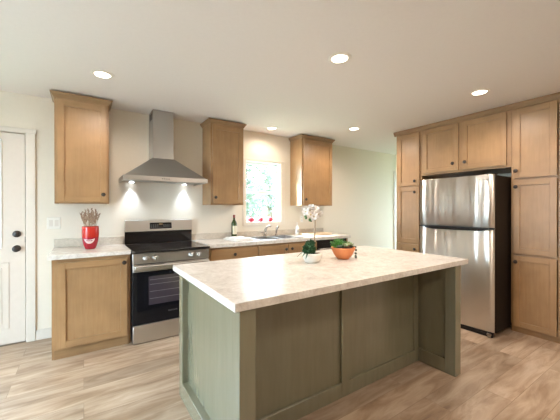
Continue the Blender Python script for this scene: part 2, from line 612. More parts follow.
for x in (-1.05, -0.85):
    mb.box((x - .008, 0.0, lz0), (x + .008, 0.02, lz1), 0.002)
mb.build('glazing_frame', M_vinyl, ed)
mb = MB(); mb.box((lx0, 0.022, lz0), (lx1, 0.028, lz1)); mb.build('glass', M_glass, ed)
mb = MB()
mb.lathe([(0.032, 0), (0.032, 0.006), (0.013, 0.010), (0.012, 0.030), (0.026, 0.038), (0.031, 0.050), (0.026, 0.060), (0.010, 0.064)], (-0.543, D0, 0.932), (0, -1, 0), 20)
mb.build('door_knob', M_bronze, ed)
mb = MB()
mb.lathe([(0.033, 0), (0.033, 0.010), (0.026, 0.020), (0.008, 0.022)], (-0.543, D0, 1.073), (0, -1, 0), 20)
mb.box((-0.549, D0 - .038, 1.053), (-0.537, D0 - .018, 1.093), 0.003)
mb.build('deadbolt', M_bronze, ed)
mb = MB()
mb.box((-0.483, -0.001, 0.985), (-0.479, 0.004, 1.045), 0.001)
mb.build('latch_plate', M_bronze, ed)
mb = MB(); mb.box((-1.41, 0.0, 0.0), (-0.47, 0.13, 0.011)); struct(mb.build('threshold_trim', M_nickel))

# second doorway at the far end of the back wall
mb = MB()
mb.box((5.380, -0.018, 0), (5.462, 0, 2.02), 0.003)
mb.box((6.30, -0.018, 0), (6.38, 0, 2.02), 0.003)
mb.box((5.372, -0.020, 2.02), (6.39, 0, 2.095), 0.003)
struct(mb.build('trim_2', M_white))
mb = MB(); mb.box((5.47, 0.02, 0.01), (6.295, 0.06, 2.012), 0.002)
for z0, z1 in ((0.18, 0.85), (1.0, 1.85)):
    for a, b in ((5.58, 5.84), (5.93, 6.19)):
        mb.box((a, 0.012, z0), (b, 0.02, z1), 0.004)
d2 = struct(mb.build('door_2', M_door))
mb = MB(); mb.lathe([(0.03, 0), (0.012, 0.008), (0.012, 0.03), (0.03, 0.045), (0.01, 0.06)], (5.54, 0.02, 0.95), (0, -1, 0), 16); mb.build('door_knob', M_bronze, d2)

# kitchen window
mb = MB()                                           # flat casing
mb.box((1.901, -0.014, WZ0 + .0002), (WX0, 0, WZ1 - .0002), 0.002)
mb.box((WX1, -0.014, WZ0 + .0002), (2.630, 0, WZ1 - .0002), 0.002)
mb.box((1.893, -0.018, WZ1), (2.640, 0, 2.062), 0.002)
mb.box((1.901, -0.014, 1.078), (2.630, 0, WZ0), 0.002)
struct(mb.build('trim_3', noise_mat('cream_casing_paint', [(0.3, (0.76, 0.70, 0.60)), (0.7, (0.78, 0.72, 0.62))], nscale=20, rough=0.5)))
mb = MB()                                           # jamb liner
mb.box((WX0, 0.0, WZ0), (WX0 + .012, 0.14, WZ1)); mb.box((WX1 - .012, 0.0, WZ0), (WX1, 0.14, WZ1))
mb.box((WX0 + .0122, 0.0, WZ1 - .012), (WX1 - .0122, 0.14, WZ1)); mb.box((WX0 + .0122, 0.0, WZ0), (WX1 - .0122, 0.14, WZ0 + .012))
w1 = struct(mb.build('window_1', M_vinyl))


def sash(x0, x1, z0, z1, y0, y1, s, name):
    mb = MB()
    mb.box((x0, y0, z0), (x0 + s, y1, z1), 0.003); mb.box((x1 - s, y0, z0), (x1, y1, z1), 0.003)
    mb.box((x0 + s, y0, z0), (x1 - s, y1, z0 + s), 0.003); mb.box((x0 + s, y0, z1 - s), (x1 - s, y1, z1), 0.003)
    f = mb.build(name, M_vinyl, w1)
    g = MB(); g.box((x0 + s, (y0 + y1) / 2 - .003, z0 + s), (x1 - s, (y0 + y1) / 2 + .003, z1 - s)); g.build('pane', M_glass, f)


sash(WX0 + .014, WX1 - .014, 1.555, WZ1 - .014, 0.095, 0.125, 0.028, 'upper_sash')
sash(WX0 + .014, WX1 - .014, WZ0 + .014, 1.585, 0.062, 0.092, 0.028, 'lower_sash')
mb = MB(); mb.box((2.22, 0.050, 1.578), (2.29, 0.062, 1.592), 0.003); mb.build('sash_lock', M_vinyl, w1)

# patio window in the left wall (out of the photo, where its daylight comes from)
mb = MB()
Y0, Y1, Z0, Z1 = -2.95, -1.45, 0.02, 2.08
for y in (Y0, (Y0 + Y1) / 2, Y1):
    mb.box((-2.50, y - .035, Z0), (-2.43, y + .035, Z1), 0.003)
mb.box((-2.50, Y0, Z0), (-2.43, Y1, Z0 + .06), 0.003); mb.box((-2.50, Y0, Z1 - .06), (-2.43, Y1, Z1), 0.003)
w2 = struct(mb.build('window_2', M_vinyl))
mb = MB(); mb.box((-2.468, Y0 + .03, Z0 + .05), (-2.462, Y1 - .03, Z1 - .05)); mb.build('pane', M_glass, w2)

# outdoors
mb = MB(); mb.box((-30, 0.14, -0.35), (40, 40, -0.15)); mb.box((7.0, -20, -0.35), (40, 0.14, -0.15)); struct(mb.build('ground_lawn', M_lawn))
mb = MB(); mb.box((-30, -20, -0.35), (-2.6, 0.14, -0.15)); struct(mb.build('ground_patio', M_patio))


t = thing('added_shade_house', 'added unseen grey house that shades the entry door and patio window from the sun', 'house', (-8.5, 4.0, -0.15))  # unseen house, added only to block sun from the door and patio glass
mb = MB(); mb.box((-11.0, 1.4, -0.149), (-7.0, 6.6, 6.6)); mb.build('wall', M_patio, t)
mb = MB(); mb.prism([(-11.3, 1.2, 6.6), (-6.7, 1.2, 6.6), (-9.0, 1.2, 8.4)], (0, 5.6, 0)); mb.build('roof', M_bark, t)
for y in (2.6, 5.2):
    mb = MB(); mb.box((-6.99, y - .5, 3.4), (-6.96, y + .5, 4.8), 0.005); mb.build('window', M_vinyl, t)


def tree(x, y, h, r, nleaf, m, label):
    t = thing('garden_tree', label, 'tree', (x, y, -0.15), 'trees outside the window')
    mb = MB()
    mb.tube([(x, y, -0.16), (x + .05, y, h * .3), (x - .05, y + .05, h * .6), (x, y, h * .9)], [r * .11, r * .08, r * .05, r * .02])
    for k in range(9):
        a = k * 2.4; z = h * (.3 + .06 * k)
        mb.tube([(x, y, z), (x + math.cos(a) * r * .4, y + math.sin(a) * r * .4, z + r * .25), (x + math.cos(a) * r * .8, y + math.sin(a) * r * .8, z + r * .35)], [r * .04, r * .025, r * .01], 6)
    mb.build('trunk', M_bark, t)
    mb = MB()
    cl = [(x + random.gauss(0, r * .42), y + random.gauss(0, r * .42), random.uniform(h * .12, h)) for _ in range(34)]
    for k in range(nleaf):
        c = random.choice(cl)
        p = Vector((c[0] + random.gauss(0, r * .16), c[1] + random.gauss(0, r * .16), c[2] + random.gauss(0, r * .16)))
        u = Vector((random.gauss(0, 1), random.gauss(0, 1), random.gauss(0, .6))).normalized()
        v = u.orthogonal().normalized()
        v = (Matrix.Rotation(random.uniform(0, 6.28), 3, u) @ v)
        s = random.uniform(.06, .12)
        mb.quad(p - u * s, p + v * s * .45, p + u * s, p - v * s * .45)
    mb.build('foliage', m, t)


tree(3.7, 4.6, 4.2, 1.5, 4200, M_tree, 'leafy garden tree close outside the kitchen window, on its left')
tree(7.6, 8.6, 5.2, 1.9, 4200, M_tree2, 'paler garden tree farther back, behind the right half of the window')
tree(4.9, 13.5, 6.5, 2.1, 4200, M_tree, 'tall garden tree farthest behind the kitchen window')

# ------------------------------------------------------------------ upper wall cabinets
UB, UT, UD = 1.370, 2.395, 0.3035


def crown(mb, x0, x1, y1, z0, z1, out=0.032):
    """flared crown around front and both ends of a wall cabinet"""
    zs = [(0.004, z0), (0.010, z0 + .010), (out * .75, z1 - .018), (out, z1 - .012), (out, z1)]
    mb.loft([[(x0 - o, -0.001, z), (x0 - o, y1 - o, z), (x1 + o, y1 - o, z), (x1 + o, -0.001, z)] for o, z in zs], 0, False)


def wall_cabinet(x0, x1, knob_right, label):
    t = thing('wall_cabinet', label, 'cabinet', ((x0 + x1) / 2, -UD / 2, UB), 'wall cabinets on the back wall')
    T = F_back(-UD)
    mb = MB()
    mb.box((x0, -UD + .019, UB), (x0 + .016, -0.001, UT)); mb.box((x1 - .016, -UD + .019, UB), (x1, -0.001, UT))
    mb.box((x0 + .016, -UD + .019, UB + .012), (x1 - .016, -0.001, UB + .028)); mb.box((x0 + .016, -UD + .019, UT - .016), (x1 - .016, -0.001, UT))
    mb.box((x0 + .016, -0.012, UB + .028), (x1 - .016, -0.002, UT - .016))
    fbox(mb, T, x0, x0 + .04, UB, UT, -.019, 0); fbox(mb, T, x1 - .04, x1, UB, UT, -.019, 0)
    fbox(mb, T, x0 + .04, x1 - .04, UB, UB + .04, -.019, 0, mi=1); fbox(mb, T, x0 + .04, x1 - .04, UT - .05, UT, -.019, 0, mi=1)
    mb.build('carcass', WOOD, t)
    door(T, x0 + .020, x1 - .020, 1.386, 2.366, t, (x1 - .052) if knob_right else (x0 + .052), 1.463)
    mb = MB(); crown(mb, x0, x1, -UD, UT - .012, 2.432); mb.build('crown_molding', M_crown, t)


wall_cabinet(-0.230, 0.221, True, 'maple wall cabinet left of the range hood, above the red vase')
wall_cabinet(1.312, 1.762, False, 'maple wall cabinet between the range hood and the window')
wall_cabinet(2.735, 3.352, False, 'widest maple wall cabinet, right of the window')

# ------------------------------------------------------------------ base cabinets along the back wall
BD, BT, TK = 0.612, 0.877, 0.095


def base_carcass(t, x0, x1, splits=(), solid_left=True):
    T = F_back(-BD)
    mb = MB()
    mb.box((x0, -BD + .019, 0.0), (x0 + .017, -0.003, BT)); mb.box((x1 - .017, -BD + .019, 0.0), (x1, -0.003, BT))
    mb.box((x0 + .017, -BD + .019, TK), (x1 - .017, -0.003, TK + .017)); mb.box((x0 + .017, -0.012, TK), (x1 - .017, -0.003, BT))
    fbox(mb, T, x0, x0 + .042, TK - .012, BT, -.019, 0); fbox(mb, T, x1 - .042, x1, TK - .012, BT, -.019, 0)
    fbox(mb, T, x0 + .042, x1 - .042, TK - .012, TK + .028, -.019, 0, mi=1); fbox(mb, T, x0 + .042, x1 - .042, BT - .045, BT, -.019, 0, mi=1)
    for z in splits:
        fbox(mb, T, x0 + .042, x1 - .042, z - .02, z + .02, -.019, 0, mi=1)
    mb.build('carcass', WOOD, t)
    mb = MB(); mb.box((x0 + .0175, -BD + .010, 0), (x1 - .0175, -BD + .026, TK - .013), 0.001, 1); mb.build('toe_board', [M_crown, M_crown], t)
    return T


t = thing('base_cabinet', 'single-door maple base cabinet left of the range, under the red vase', 'cabinet', (0.075, -0.30, 0), 'base cabinets on the back wall')
T = base_carcass(t, -0.2311, 0.381)
door(T, -0.189, 0.352, 0.100, 0.845, t, 0.325, 0.806)

t = thing('base_cabinet', 'maple base cabinet with a drawer, just right of the range', 'cabinet', (1.48, -0.30, 0), 'base cabinets on the back wall')
T = base_carcass(t, 1.160, 1.800, (0.70,))
mb = MB(); fbox(mb, T, 1.192, 1.790, 0.715, 0.856, 0.001, 0.021, mi=1); dr = mb.build('drawer', WOOD, t)
knob(T, 1.482, 0.787, 0.0215, dr)
door(T, 1.192, 1.490, 0.100, 0.690, t, 1.455, 0.64)
door(T, 1.494, 1.790, 0.100, 0.690, t, 1.530, 0.64)

t = thing('sink_cabinet', 'maple two-door base cabinet below the sink', 'cabinet', (2.27, -0.30, 0), 'base cabinets on the back wall')
T = base_carcass(t, 1.801, 2.757)
door(T, 1.812, 2.254, 0.100, 0.853, t, 2.212, 0.793)
door(T, 2.262, 2.745, 0.100, 0.853, t, 2.306, 0.793)

t = thing('dishwasher', 'black dishwasher at the right end of the sink counter', 'dishwasher', (3.06, -0.30, 0))
mb = MB(); mb.box((2.766, -0.57, 0.02), (3.360, -0.01, 0.870)); mb.build('tub', M_black, t)
mb = MB(); mb.box((2.768, -0.612, 0.115), (3.358, -0.572, 0.735), 0.004); d = mb.build('front_door', M_black, t)
mb = MB(); mb.box((2.768, -0.612, 0.760), (3.358, -0.572, 0.870), 0.004); cp = mb.build('control_panel', M_darkside, t)
for k in range(7):
    mb = MB(); mb.box((2.86 + k * .05, -0.6135, 0.815), (2.885 + k * .05, -0.6121, 0.822)); mb.build('button', M_ring, cp)
mb = MB(); mb.tube([(2.80, -0.613, 0.748), (2.80, -0.640, 0.748), (3.326, -0.640, 0.748), (3.326, -0.613, 0.748)], 0.009); mb.build('handle', M_steel, d)
mb = MB(); mb.box((2.768, -0.55, 0.0), (3.358, -0.535, 0.11), 0.002); mb.build('kick_plate', M_black, t)
mb = MB(); mb.box((3.363, -0.60, 0), (3.398, -0.003, BT), 0.0015); tag(mb.build('end_panel', M_wood, None, (3.38, -0.3, 0)), 'maple panel closing the counter end right of the dishwasher', 'panel')

# ------------------------------------------------------------------ countertops
CB, CT = 0.878, 0.918
t = thing('countertop', 'short beige marble countertop left of the range, carrying the red vase', 'countertop', (0.06, -0.32, CB))
mb = MB(); mb.box((-0.256, -0.645, CB), (0.384, -0.001, CT), 0.004, seg=2); mb.build('slab', M_stone, t)
mb = MB(); mb.box((-0.253, -0.020, CT), (0.384, -0.001, 1.006), 0.003, seg=2); tag(mb.build('backsplash', M_splash, None, (0.06, -0.01, CT)), 'low marble backsplash strip behind the red vase', 'backsplash', 'marble backsplash strips')
t = thing('countertop', 'long beige marble countertop under the window, holding the sink', 'countertop', (2.28, -0.32, CB))
SX0, SX1, SY0, SY1 = 1.86, 2.56, -0.565, -0.125
mb = MB()
mb.box((1.156, -0.645, CB), (SX0, -0.001, CT)); mb.box((SX1, -0.645, CB), (3.420, -0.001, CT))
mb.box((SX0, -0.645, CB), (SX1, SY0, CT)); mb.box((SX0, SY1, CB), (SX1, -0.001, CT))
mb.build('slab', M_stone, t)
mb = MB(); mb.box((1.156, -0.020, CT), (3.420, -0.001, 0.994), 0.003, seg=2); tag(mb.build('backsplash', M_splash, None, (2.28, -0.01, CT)), 'long low marble backsplash strip under the window behind the sink', 'backsplash', 'marble backsplash strips')

# ------------------------------------------------------------------ sink and taps
t = thing('kitchen_sink', 'stainless double-bowl sink set into the counter under the window', 'sink', (2.21, -0.34, CT))
mb = MB()
ro, ri = (1.838, 2.582, -0.585, -0.068), None
zt = CT + .006
bowls = [(1.885, 2.190, -0.545, -0.165), (2.230, 2.535, -0.545, -0.165)]
for (a, b) in (((ro[0], ro[2]), (1.885, ro[3])), ((2.535, ro[2]), (ro[1], ro[3])), ((1.885, ro[2]), (2.535, -0.545)), ((1.885, -0.165), (2.535, ro[3])), ((2.190, -0.545), (2.230, -0.165))):
    mb.box((a[0], a[1], CT + .0005), (b[0], b[1], zt), 0.0)
mb.build('rim', M_sink, t)
for (x0, x1, y0, y1) in bowls:
    mb = MB()
    zb = CT - .17
    c = lambda i, z: [(x0 + i, y0 + i, z), (x1 - i, y0 + i, z), (x1 - i, y1 - i, z), (x0 + i, y1 - i, z)]
    mb.loft([c(0, zt), c(.006, zb + .03), c(.03, zb)], 0, False, False, True)
    b = mb.build('bowl', M_sink, t)
    s = b.modifiers.new('wall', 'SOLIDIFY'); s.thickness = 0.0015; s.offset = 1
    mb = MB(); mb.lathe([(0.042, 0), (0.042, 0.002), (0.03, 0.003), (0.02, 0.001)], ((x0 + x1) / 2, (y0 + y1) / 2, zb + .0005), n=20); mb.build('drain', M_chrome, b)

zt2 = CT + .0065
t = thing('faucet', 'short brushed faucet with an arched spout behind the sink', 'faucet', (2.205, -0.115, zt2))
mb = MB(); mb.lathe([(0.030, 0), (0.030, 0.006), (0.021, 0.012), (0.019, 0.055), (0.016, 0.062)], (2.205, -0.115, zt2), n=20); mb.build('base', M_nickel, t)
mb = MB(); mb.tube([(2.205, -0.115, zt2 + .05), (2.210, -0.118, zt2 + .090), (2.220, -0.130, zt2 + .122), (2.236, -0.150, zt2 + .142), (2.252, -0.172, zt2 + .147), (2.262, -0.186, zt2 + .140)], [.017, .0165, .016, .0155, .015, .0145], 12); mb.build('spout', M_nickel, t)
mb = MB(); mb.tube([(2.190, -0.110, zt2 + .046), (2.165, -0.100, zt2 + .056), (2.140, -0.092, zt2 + .060)], [.007, .006, .007], 8); mb.build('lever_handle', M_nickel, t)
t = thing('side_sprayer', 'slim brushed side sprayer standing right of the faucet', 'sprayer', (2.400, -0.115, zt2))
mb = MB(); mb.lathe([(0.024, 0), (0.024, 0.005), (0.016, 0.014), (0.013, 0.03)], (2.400, -0.115, zt2), n=18); mb.build('base', M_nickel, t)
mb = MB(); mb.tube([(2.400, -0.115, zt2 + .025), (2.402, -0.116, zt2 + .075), (2.407, -0.122, zt2 + .108), (2.421, -0.135, zt2 + .132), (2.431, -0.145, zt2 + .134)], [.012, .014, .0165, .016, .013], 12); mb.build('spray_head', M_nickel, t)

# ------------------------------------------------------------------ range
t = thing('range', 'stainless electric range with black glass cooktop under the hood', 'stove', (0.77, -0.34, 0))
RX0, RX1, RF = 0.391, 1.149, -0.658
mb = MB(); mb.box((RX0, RF, 0.012), (RX1, -0.022, 0.888), 0.003); mb.build('body', M_black, t)
mb = MB()
for x in (RX0 + .05, RX1 - .05):
    for y in (RF + .06, -0.10):
        mb = MB(); mb.lathe([(0.018, 0), (0.018, 0.012)], (x, y, 0.0), n=12); mb.build('levelling_foot', M_black, t)
mb = MB(); mb.box((RX0 - .002, -0.7200, 0.889), (RX1 + .002, -0.060, 0.913), 0.006, seg=2); ck = mb.build('cooktop', M_cooktop, t)
for (x, y, r) in ((0.585, -0.52, .115), (0.965, -0.52, .085), (0.585, -0.23, .075), (0.965, -0.23, .105)):
    mb = MB(); mb.lathe([(r - .003, 0), (r - .003, .0006), (r, .0006), (r, 0)], (x, y, 0.9131), n=40, cap0=False, cap1=False); mb.build('burner_ring', M_ring, ck)
# backguard
mb = MB(); mb.prism([(RX0, -0.058, 0.9135), (RX0, -0.022, 0.9135), (RX0, -0.022, 1.056), (RX0, -0.066, 1.056)], (RX1 - RX0, 0, 0)); mb.build('backguard_riser', M_cooktop, t)
mb = MB(); mb.prism([(RX0, -0.074, 1.057), (RX0, -0.022, 1.057), (RX0, -0.022, 1.190), (RX0, -0.052, 1.190), (RX0, -0.066, 1.184)], (RX1 - RX0, 0, 0)); bgd = mb.build('backguard', M_steel, t)


def on_guard(x, z, off):                             # sloping face of the backguard
    return (x, -0.074 + (z - 1.057) / (1.184 - 1.057) * 0.008 - off, z)


mb = MB()
mb.loft([[on_guard(0.652, z, o), on_guard(0.900, z, o), on_guard(0.900, z2, o), on_guard(0.652, z2, o)] for (z, z2, o) in ((1.083, 1.155, -.001), (1.083, 1.155, .002))], 0, False)
dsp = mb.build('display', M_blackglass, bgd)
mb = MB()
for r_, z in enumerate((1.097, 1.112, 1.127)):
    for k in range(10):
        x = 0.664 + k * .0235
        if r_ > 0 and 4 <= k <= 5:
            continue
        mb.loft([[on_guard(x, z, o), on_guard(x + .011, z, o), on_guard(x + .011, z + .004, o), on_guard(x, z + .004, o)] for o in (.0015, .0028)], 0, False)
mb.build('touch_keys', M_mark, dsp)
mb = MB()
for k in range(3):
    x = 0.758 + k * .014
    mb.loft([[on_guard(x, 1.128, o), on_guard(x + .008, 1.128, o), on_guard(x + .008, 1.144, o), on_guard(x, 1.144, o)] for o in (.0015, .0028)], 0, False)
mb.build('clock_digits', M_amber, dsp)
# front
mb = MB(); mb.box((RX0, -0.6860, 0.780), (RX1, RF - .001, 0.884), 0.006, seg=2); cp = mb.build('control_panel', M_steel, t)
for x in (0.512, 0.590, 0.955, 1.033):
    mb = MB(); mb.lathe([(0.030, 0), (0.030, 0.004), (0.026, 0.008), (0.024, 0.028), (0.021, 0.032), (0.004, 0.033)], (x, -0.6865, 0.835), (0, -1, 0), 20)
    mb.box((x - .004, -0.7240, 0.818), (x + .004, -0.7160, 0.852), 0.002)
    mb.build('burner_knob', M_steel, t)
mb = MB()
mb.box((RX0 + .003, -0.6860, 0.190), (RX1 - .003, RF - .001, 0.700), 0.004)
od = mb.build('oven_door', M_blackglass, t)
mb = MB(); mb.box((RX0 + .003, -0.6880, 0.702), (RX1 - .003, RF - .001, 0.774), 0.004); mb.build('door_top_strip', M_steel, od)
mb = MB()
for x in (RX0 + .045, RX1 - .045):
    mb.box((x - .014, -0.7300, 0.735), (x + .014, -0.6870, 0.763), 0.004)
mb.box((RX0 + .012, -0.7460, 0.727), (RX1 - .012, -0.7240, 0.771), 0.009, seg=3)
mb.build('handle', M_steel, od)
mb = MB(); mb.box((0.535, -0.6875, 0.370), (1.005, -0.6862, 0.650)); ow = mb.build('window', M_ovenin, od)
mb = MB()
for z in (0.43, 0.50, 0.57, 0.615):
    mb.box((0.545, -0.6883, z), (0.995, -0.6876, z + .004))
mb.build('rack_wires', M_rack, ow)
mb = MB(); mb.box((RX0 + .003, -0.6860, 0.010), (RX1 - .003, RF - .001, 0.184), 0.005, seg=2); mb.build('storage_drawer', M_steel, t)


def lettering(text, size, loc, rot, m, parent, name='lettering'):
    cu = bpy.data.curves.new(name, 'FONT')
    cu.body = text
    cu.size = size
    cu.extrude = 0.0004
    cu.align_x = 'CENTER'
    cu.align_y = 'CENTER'
    cu.materials.append(m)
    tmp = bpy.data.objects.new(name, cu)
    me = bpy.data.meshes.new_from_object(tmp)
    bpy.data.objects.remove(tmp)
    o = bpy.data.objects.new(name, me)
    COL.objects.link(o)
    o.parent = parent
    p = parent
    o0 = Vector((0, 0, 0))
    while p is not None:
        o0 = o0 + p.location
        p = p.parent
    o.location = Vector(loc) - o0
    o.rotation_euler = rot
    return o


lettering('FRIGIDAIRE', 0.018, (0.765, -0.6868, 0.283), (PI / 2, 0, 0), M_rack, od)

# ------------------------------------------------------------------ range hood
t = thing('range_hood', 'stainless pyramid range hood with a tall chimney above the range', 'range hood', (0.769, -0.25, 1.615))
HX0, HX1, HY = 0.333, 1.205, -0.500
HZ0, HZ1 = 1.616, 1.664
cx0, cx1, cy = 0.655, 0.882, -0.250
mb = MB()
rect = lambda a, b, y, z: [(a, -0.001, z), (a, y, z), (b, y, z), (b, -0.001, z)]
mb.loft([rect(HX0 + .012, HX1 - .012, HY + .012, HZ1), rect(cx0 - .006, cx1 + .006, cy - .006, 1.895), rect(cx0 - .006, cx1 + .006, cy - .006, 1.900)], 0, False)
mb.build('canopy', M_hood, t)
mb = MB()
mb.box((HX0, HY, HZ0), (HX1, HY + .014, HZ1), 0.002); mb.box((HX0, HY + .014, HZ0), (HX0 + .014, -0.001, HZ1), 0.002); mb.box((HX1 - .014, HY + .014, HZ0), (HX1, -0.001, HZ1), 0.002)
mb.box((HX0 + .012, HY + .012, HZ1 - .006), (HX1 - .012, -0.001, HZ1 - .001))
mb.build('lip', M_steel, t)
mb = MB()
mb.box((HX0 + .02, HY + .02, HZ0 + .018), (HX1 - .02, -0.02, HZ0 + .026), 0.002)
for k in range(26):
    x = HX0 + .10 + k * .026
    mb.box((x, HY + .06, HZ0 + .014), (x + .012, -0.19, HZ0 + .018))
mb.build('grease_filter', M_hood, t)
mb = MB(); mb.box((cx0, cy, 1.900), (cx1, -0.001, 2.446), 0.003); ch = mb.build('chimney', M_hood, t)
mb = MB()
for k in range(6):
    mb.box((cx0 - .0015, -0.205, 2.345 + k * .012), (cx0 - .0002, -0.075, 2.352 + k * .012))
mb.build('vent_grille', M_black, ch)
mb = MB()
for k in range(4):
    mb.box((0.70 + k * .022, HY - .002, HZ0 + .02), (0.712 + k * .022, HY - .0001, HZ0 + .028))
mb.build('push_buttons', M_black, t)
for x in (0.462, 1.062):
    mb = MB(); mb.lathe([(0.034, 0.006), (0.034, 0), (0.028, -0.002)], (x, -0.055, HZ0 + .012), n=20); lo = mb.build('lamp', M_chrome, t)
    mb = MB(); mb.lathe([(0.026, 0), (0.022, -0.002)], (x, -0.055, HZ0 + .0095), n=20); mb.build('lens', M_hoodlens, lo)
    d = bpy.data.lights.new('hood_lamp_light', 'SPOT')
    d.energy = HOOD_POWER; d.color = (0.72, 0.85, 1.0); d.spot_size = math.radians(80); d.spot_blend = 1.0; d.shadow_soft_size = 0.022
    o = bpy.data.objects.new('hood_lamp_light', d); COL.objects.link(o); o.location = (x, -0.055, HZ0 + .004)

# ------------------------------------------------------------------ pantry wall on the right
PX = 3.866
T = F_right(PX)                                      # u = -y


def tall_carcass(t, u0, u1, v0, v1, rails, sl=0.042, sr=0.042, mids=(), floor=True):
    mb = MB()
    mb.box((PX + .019, -u0, v0), (4.476, -(u0 + .017), v1)); mb.box((PX + .019, -(u1 - .017), v0), (4.476, -u1, v1))
    mb.box((PX + .019, -(u0 + .017), v0 + .0), (4.476, -(u1 - .017), v0 + .017)); mb.box((PX + .019, -(u0 + .017), v1 - .017), (4.476, -(u1 - .017), v1))
    mb.box((4.466, -(u0 + .017), v0 + .017), (4.476, -(u1 - .017), v1 - .017))
    fbox(mb, T, u0, u0 + sl, v0, v1, -.019, 0); fbox(mb, T, u1 - sr, u1, v0, v1, -.019, 0)
    for a, b in rails:
        fbox(mb, T, u0 + sl, u1 - sr, a, b, -.019, 0, mi=1)
    for a, b in mids:
        fbox(mb, T, a, b, rails[0][1], rails[1][0], -.019, 0)
    return mb.build('carcass', WOOD, t)


PT = 2.415
t = thing('pantry_cabinet', 'narrow maple pantry cabinet at the far end, left of the refrigerator', 'pantry', (4.17, -1.33, 0), 'cabinets around the refrigerator')
tall_carcass(t, 1.126, 1.520, 0.086, PT, [(0.086, 0.125), (2.36, PT), (0.81, 0.85), (1.615, 1.655)])
mb = MB(); mb.box((PX + .012, -1.128, 0), (PX + .028, -1.518, 0.0855), 0.001, 1); mb.build('toe_board', WOOD, t)
for v0, v1, kv in ((1.644, 2.376, 1.708), (0.842, 1.626, 1.553), (0.100, 0.824, 0.760)):
    door(T, 1.156, 1.494, v0, v1, t, 1.436, kv)

t = thing('overhead_cabinet', 'two-door maple cabinet above the refrigerator', 'cabinet', (4.17, -2.03, 1.77), 'cabinets around the refrigerator')
tall_carcass(t, 1.5215, 2.5385, 1.772, PT, [(1.772, 1.81), (2.36, PT)], mids=[(1.99, 2.06)])
door(T, 1.545, 2.004, 1.797, 2.376, t, 1.944, 1.885)
door(T, 2.047, 2.502, 1.797, 2.376, t, 2.085, 1.885)

t = thing('pantry_cabinet', 'tall wide maple pantry cabinet right of the refrigerator', 'pantry', (4.17, -2.75, 0), 'cabinets around the refrigerator')
tall_carcass(t, 2.540, 2.965, 0.086, PT, [(0.086, 0.125), (2.36, PT), (0.81, 0.85), (1.615, 1.655)])
mb = MB(); mb.box((PX + .012, -2.542, 0), (PX + .028, -2.963, 0.0855), 0.001, 1); mb.build('toe_board', WOOD, t)
for v0, v1, kv in ((1.646, 2.376, 1.722), (0.845, 1.624, 1.553), (0.066, 0.823, 0.757)):
    door(T, 2.566, 2.918, v0, v1, t, 2.592, kv)

t = thing('pantry_cabinet', 'maple pantry cabinet cut off by the right edge of the photo', 'pantry', (4.17, -3.2, 0), 'cabinets around the refrigerator')
tall_carcass(t, 2.9665, 3.40, 0.086, PT, [(0.086, 0.125), (2.36, PT), (0.81, 0.85), (1.615, 1.655)])
mb = MB(); mb.box((PX + .012, -2.968, 0), (PX + .028, -3.398, 0.0855), 0.001, 1); mb.build('toe_board', WOOD, t)
for v0, v1, kv in ((1.646, 2.376, 1.722), (0.845, 1.624, 1.553), (0.066, 0.823, 0.757)):
    door(T, 3.000, 3.362, v0, v1, t, 3.33, kv)

mb = MB()                                            # one continuous crown along the tall cabinets
pr_ = [(PX - .001, 2.388), (PX - .010, 2.392), (PX - .026, 2.424), (PX - .032, 2.430), (PX - .032, 2.447), (PX - .001, 2.447)]
mb.prism([(x, -1.096, z) for x, z in pr_], (0, -2.304, 0))
pr_ = [(-1.125, 2.388), (-1.116, 2.392), (-1.100, 2.424), (-1.096, 2.430), (-1.096, 2.447), (-1.125, 2.447)]
mb.prism([(PX, y, z) for y, z in pr_], (0.61, 0, 0))
o = mb.build('crown_strip', M_crown, None, (PX, -2.2, 2.388))
tag(o, 'maple crown strip running along the ceiling over the refrigerator cabinets', 'molding'); o['kind'] = 'thing'

# ------------------------------------------------------------------ refrigerator
t = thing('refrigerator', 'stainless top-freezer refrigerator standing between the maple pantries', 'refrigerator', (3.85, -2.137, 0))
FX, FY0, FY1, FZ = 3.470, -1.722, -2.529, 1.674
mb = MB(); mb.box((FX + .065, FY0 - .004, 0.035), (4.22, FY1 + .004, FZ - .006), 0.006, seg=2); mb.build('body', M_darkside, t)


def fridge_door(z0, z1, name):
    mb = MB()
    n = 14
    rings = []
    for k in range(n + 1):                           # gently bowed front with rounded ends
        s = k / n
        y = FY0 + (FY1 - FY0) * s
        e = min(s, 1 - s) * (FY0 - FY1)
        x = FX + (0.008 * (1 - math.sqrt(max(0, 1 - (1 - min(e, .008) / .008) ** 2)))) + .010 * (2 * s - 1) ** 2
        rings.append([(x, y, z0 + .004), (x, y, z1 - .004), (x + .004, y, z1), (FX + .056, y, z1), (FX + .056, y, z0), (x + .004, y, z0)])
    mb.loft(rings, 0, False)
    for f in mb.bm.faces:
        f.material_index = 0
    o = mb.build(name, [M_fridge, M_darkside], t)
    for p in o.data.polygons:
        if p.normal.x > -0.3:
            p.material_index = 1
        elif abs(p.normal.z) < .2:
            p.use_smooth = True
    return o


fd = fridge_door(1.122, FZ, 'freezer_door')
rd = fridge_door(0.050, 1.108, 'fresh_food_door')
mb = MB(); mb.box((FX + .057, FY0 - .006, 0.045), (FX + .0645, FY1 + .006, FZ - .008)); mb.build('door_gasket', M_black, t)
